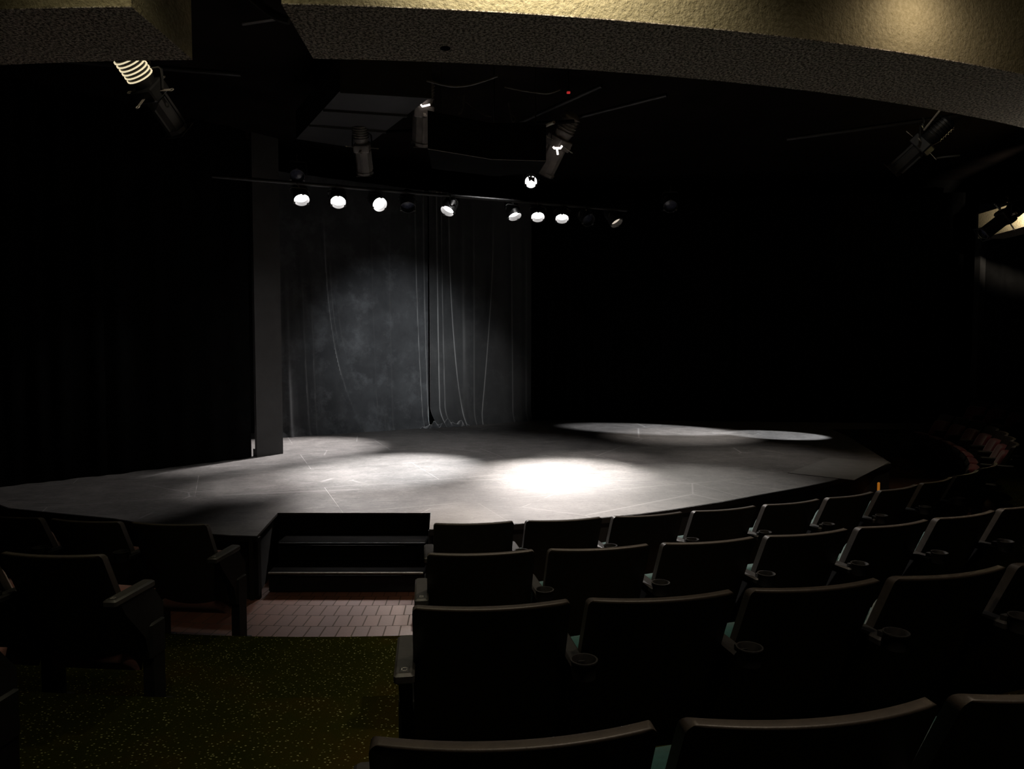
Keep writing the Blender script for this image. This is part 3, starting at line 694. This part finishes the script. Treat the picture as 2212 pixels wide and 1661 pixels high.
def cable(pts,r,label,m='cable'):
    P=[Vector(p) for p in pts]; out=[]
    for i in range(len(P)-1):
        a=P[max(i-1,0)]; b_=P[i]; c=P[i+1]; d=P[min(i+2,len(P)-1)]
        for k in range(8):
            t=k/8; out.append(.5*((2*b_)+(c-a)*t+(2*a-5*b_+4*c-d)*t*t+(3*b_-a-3*c+d)*t**3))
    out.append(P[-1]); O=out[0]; mb=MB(); mb.tube([p-O for p in out],r,8); o=mb.build('hanging_cable',M[m]); o.location=O; tag(o,label,'cable'); return o
cable([atY(922,174,6.6),atY(975,186,6.6),atY(1020,182,6.6),atY(1075,164,6.5)],.011,'thick cable sagging below the right beam near its left third')
cable([atY(540,-10,5.0),atY(570,16,5.0),atY(600,36,5.0),atY(625,44,5.0)],.03,'fat dark cable curling beside the left end of the right beam','steel_black')
cable([atY(990,208,7.6),atY(1020,230,7.6),atY(1045,248,7.6),atY(1062,252,7.6)],.006,'thin wire sagging to the top of the hanging box')
cable([atY(1090,188,7.4),atY(1130,196,7.4),atY(1180,202,7.4),atY(1210,194,7.4)],.008,'thin cable drooping left of the red pilot light')
cable([atY(1098,222,7.4),atY(1104,250,7.4),atY(1108,264,7.4),atY(1113,256,7.4),atY(1106,248,7.4)],.005,'wire loop hanging above the hanging box')
cable([atY(1003,205,7.4),atY(998,240,7.4),atY(990,246,7.4),atY(996,236,7.4)],.005,'wire loop hanging left of the hanging box top')
P=atY(1228,200,7.4); rt=empty('pilot_light',P,label='tiny red pilot light hanging among the ceiling pipes',cat='light')
b=MB(); b.rbox((0,0,0),(.035,.03,.018),.004); b.build('indicator',M['red_lamp'],rt)
b=MB(); b.cyl((0,0,.009),(0,0,5.30-P.z),.006,8); b.build('hanger',M['wall_black'],rt)

# ------------------------------------------------------------------ light from hall lamps out of view, with added fill lights
def downlight(pos,label,R=.09):
    rt=empty('downlight',pos,label=label,cat='light')
    mb=MB(); mb.lathe([(R,.0),(R+.02,.0),(R+.02,.10),(R,.10)],(0,0,0),(0,0,1),24,closed=True); mb.build('housing',M['steel_black'],rt); rt.rotation_mode='QUATERNION'; return rt
WARM=(1,.82,.62)
# unseen front-of-house and overhead spots on stage and curtain, with added fills
CT=at(866,935,STZ)
spot('curtain_spot',(.2,4.3,3.95),CT+Vector((0,0,1.55)),1600,22,1,(.94,.97,1),.04)
spot('curtain_spot',(.2,4.3,3.95),CT+Vector((.15,0,1.0)),1150,30,1,(.94,.97,1),.04)
spot('curtain_spot',(-.1,4.3,3.95),(-.75,13.2,1.4),650,15,1,(1,.95,.9),.04)
spot('flat_spot',(0.2,4.4,3.95),(-3.2,9.5,1.7),210,26,1,(1,.95,.92),.04)
spot('streak_spot',(7.4,10.2,4.1),(2.6,12.5,.5),5000,16,.5,(.95,.97,1),.03)
spot('streak_spot',(7.2,10.0,4.1),(4.4,11.7,.5),2700,15,.35,(.93,.97,1),.03)
spot('streak_spot',(4.2,13.0,4.6),(2.9,11.8,.5),900,34,1,(1,.92,.85),.03)
spot('stage_spot',(-1.4,12.4,4.4),at(615,970,STZ),4200,37,1,(1,.95,.94),.05)
spot('stage_spot',(-.6,10.8,4.4),at(850,1008,STZ),5900,31,1,(1,.98,.97),.05)
spot('stage_fill',(.2,9.6,4.9),at(960,985,STZ),420,75,1,(1,.98,.97),.08)  # added fill over the stage, unseen
spot('front_wash',(2.12,11.5,4.35),at(1550,1066,STZ),1000,33,1,(1,.95,.88),.06)
spot('front_wash',(.3,11.3,4.3),at(1170,1088,STZ),950,26,1,(1,.90,.84),.06)
spot('front_wash',(-.9,9.7,4.9),at(815,1082,STZ),1500,23,1,(1,.91,.86),.06)
spot('stage_spot',(-2.6,10.4,4.6),at(490,1006,STZ),480,20,1,(1,.95,.93),.05)
spot('rear_fill',(3.0,9.6,4.9),at(1560,985,STZ),160,50,1,(1,.96,.9),.06)  # added fill for the stage rear, unseen
spot('left_wash',(-3.0,8.4,4.4),(-4.3,6.9,.5),110,46,.5,(1,.95,.92),.04)
spot('aisle_spot',(-.4,11.2,3.95),(-.55,4.95,0),750,11,1,(1,.86,.74),.03)
# house lights
spot('house_light',(.9,1.35,4.1),(.9,1.35,0),130,75,.6,WARM,.08)
spot('house_light',(1.6,3.95,5.1),(1.7,3.7,0),380,75,.7,WARM,.08)
spot('house_light',(5.5,7.6,5.1),(5.6,7.9,0),75,56,.8,WARM,.08)
spot('house_light',(-1.20,1.8,4.4),(-1.3,2.7,0),85,75,1,(1,.9,.6),.15)
spot('house_light',(-1.25,4.6,5.1),(-1.25,3.7,0),85,60,.8,(1,.9,.6),.08)
# beam washers
spot('beam_washer',(.02,2.42,3.78),(.05,2.78,3.34),70,112,1,(1,.89,.66),.03)
spot('beam_washer',(.50,2.45,3.8),(.42,2.84,3.4),9,112,1,(1,.87,.62),.03)
spot('beam_washer',(1.77,2.92,3.43),(1.75,3.17,3.18),3.6,165,1,(1,.82,.60),.03)
spot('beam_washer',(1.9,2.3,4.2),(2.0,3.2,3.3),2.4,110,1,(1,.85,.6),.03)
spot('soffit_light',(3.4,4.6,2.9),(2.9,3.9,3.2),3.5,80,1,(1,.95,.8),.03)
spot('far_beam_light',(7.64,10.46,3.92),(7.93,10.80,3.98),1000,66,1,(1,.86,.68),.03)
spot('rig_fill',(-1.75,4.5,4.55),atY(325,215,5.6),24,16,.5,(1,.87,.7),.02)  # added unseen lamp that brightens the shutter handles
spot('rig_fill',(2.9,5.2,4.8),atY(1990,300,7.0),14,16,.5,(1,.95,.85),.02)  # added unseen lamp for highlights on the black spotlight
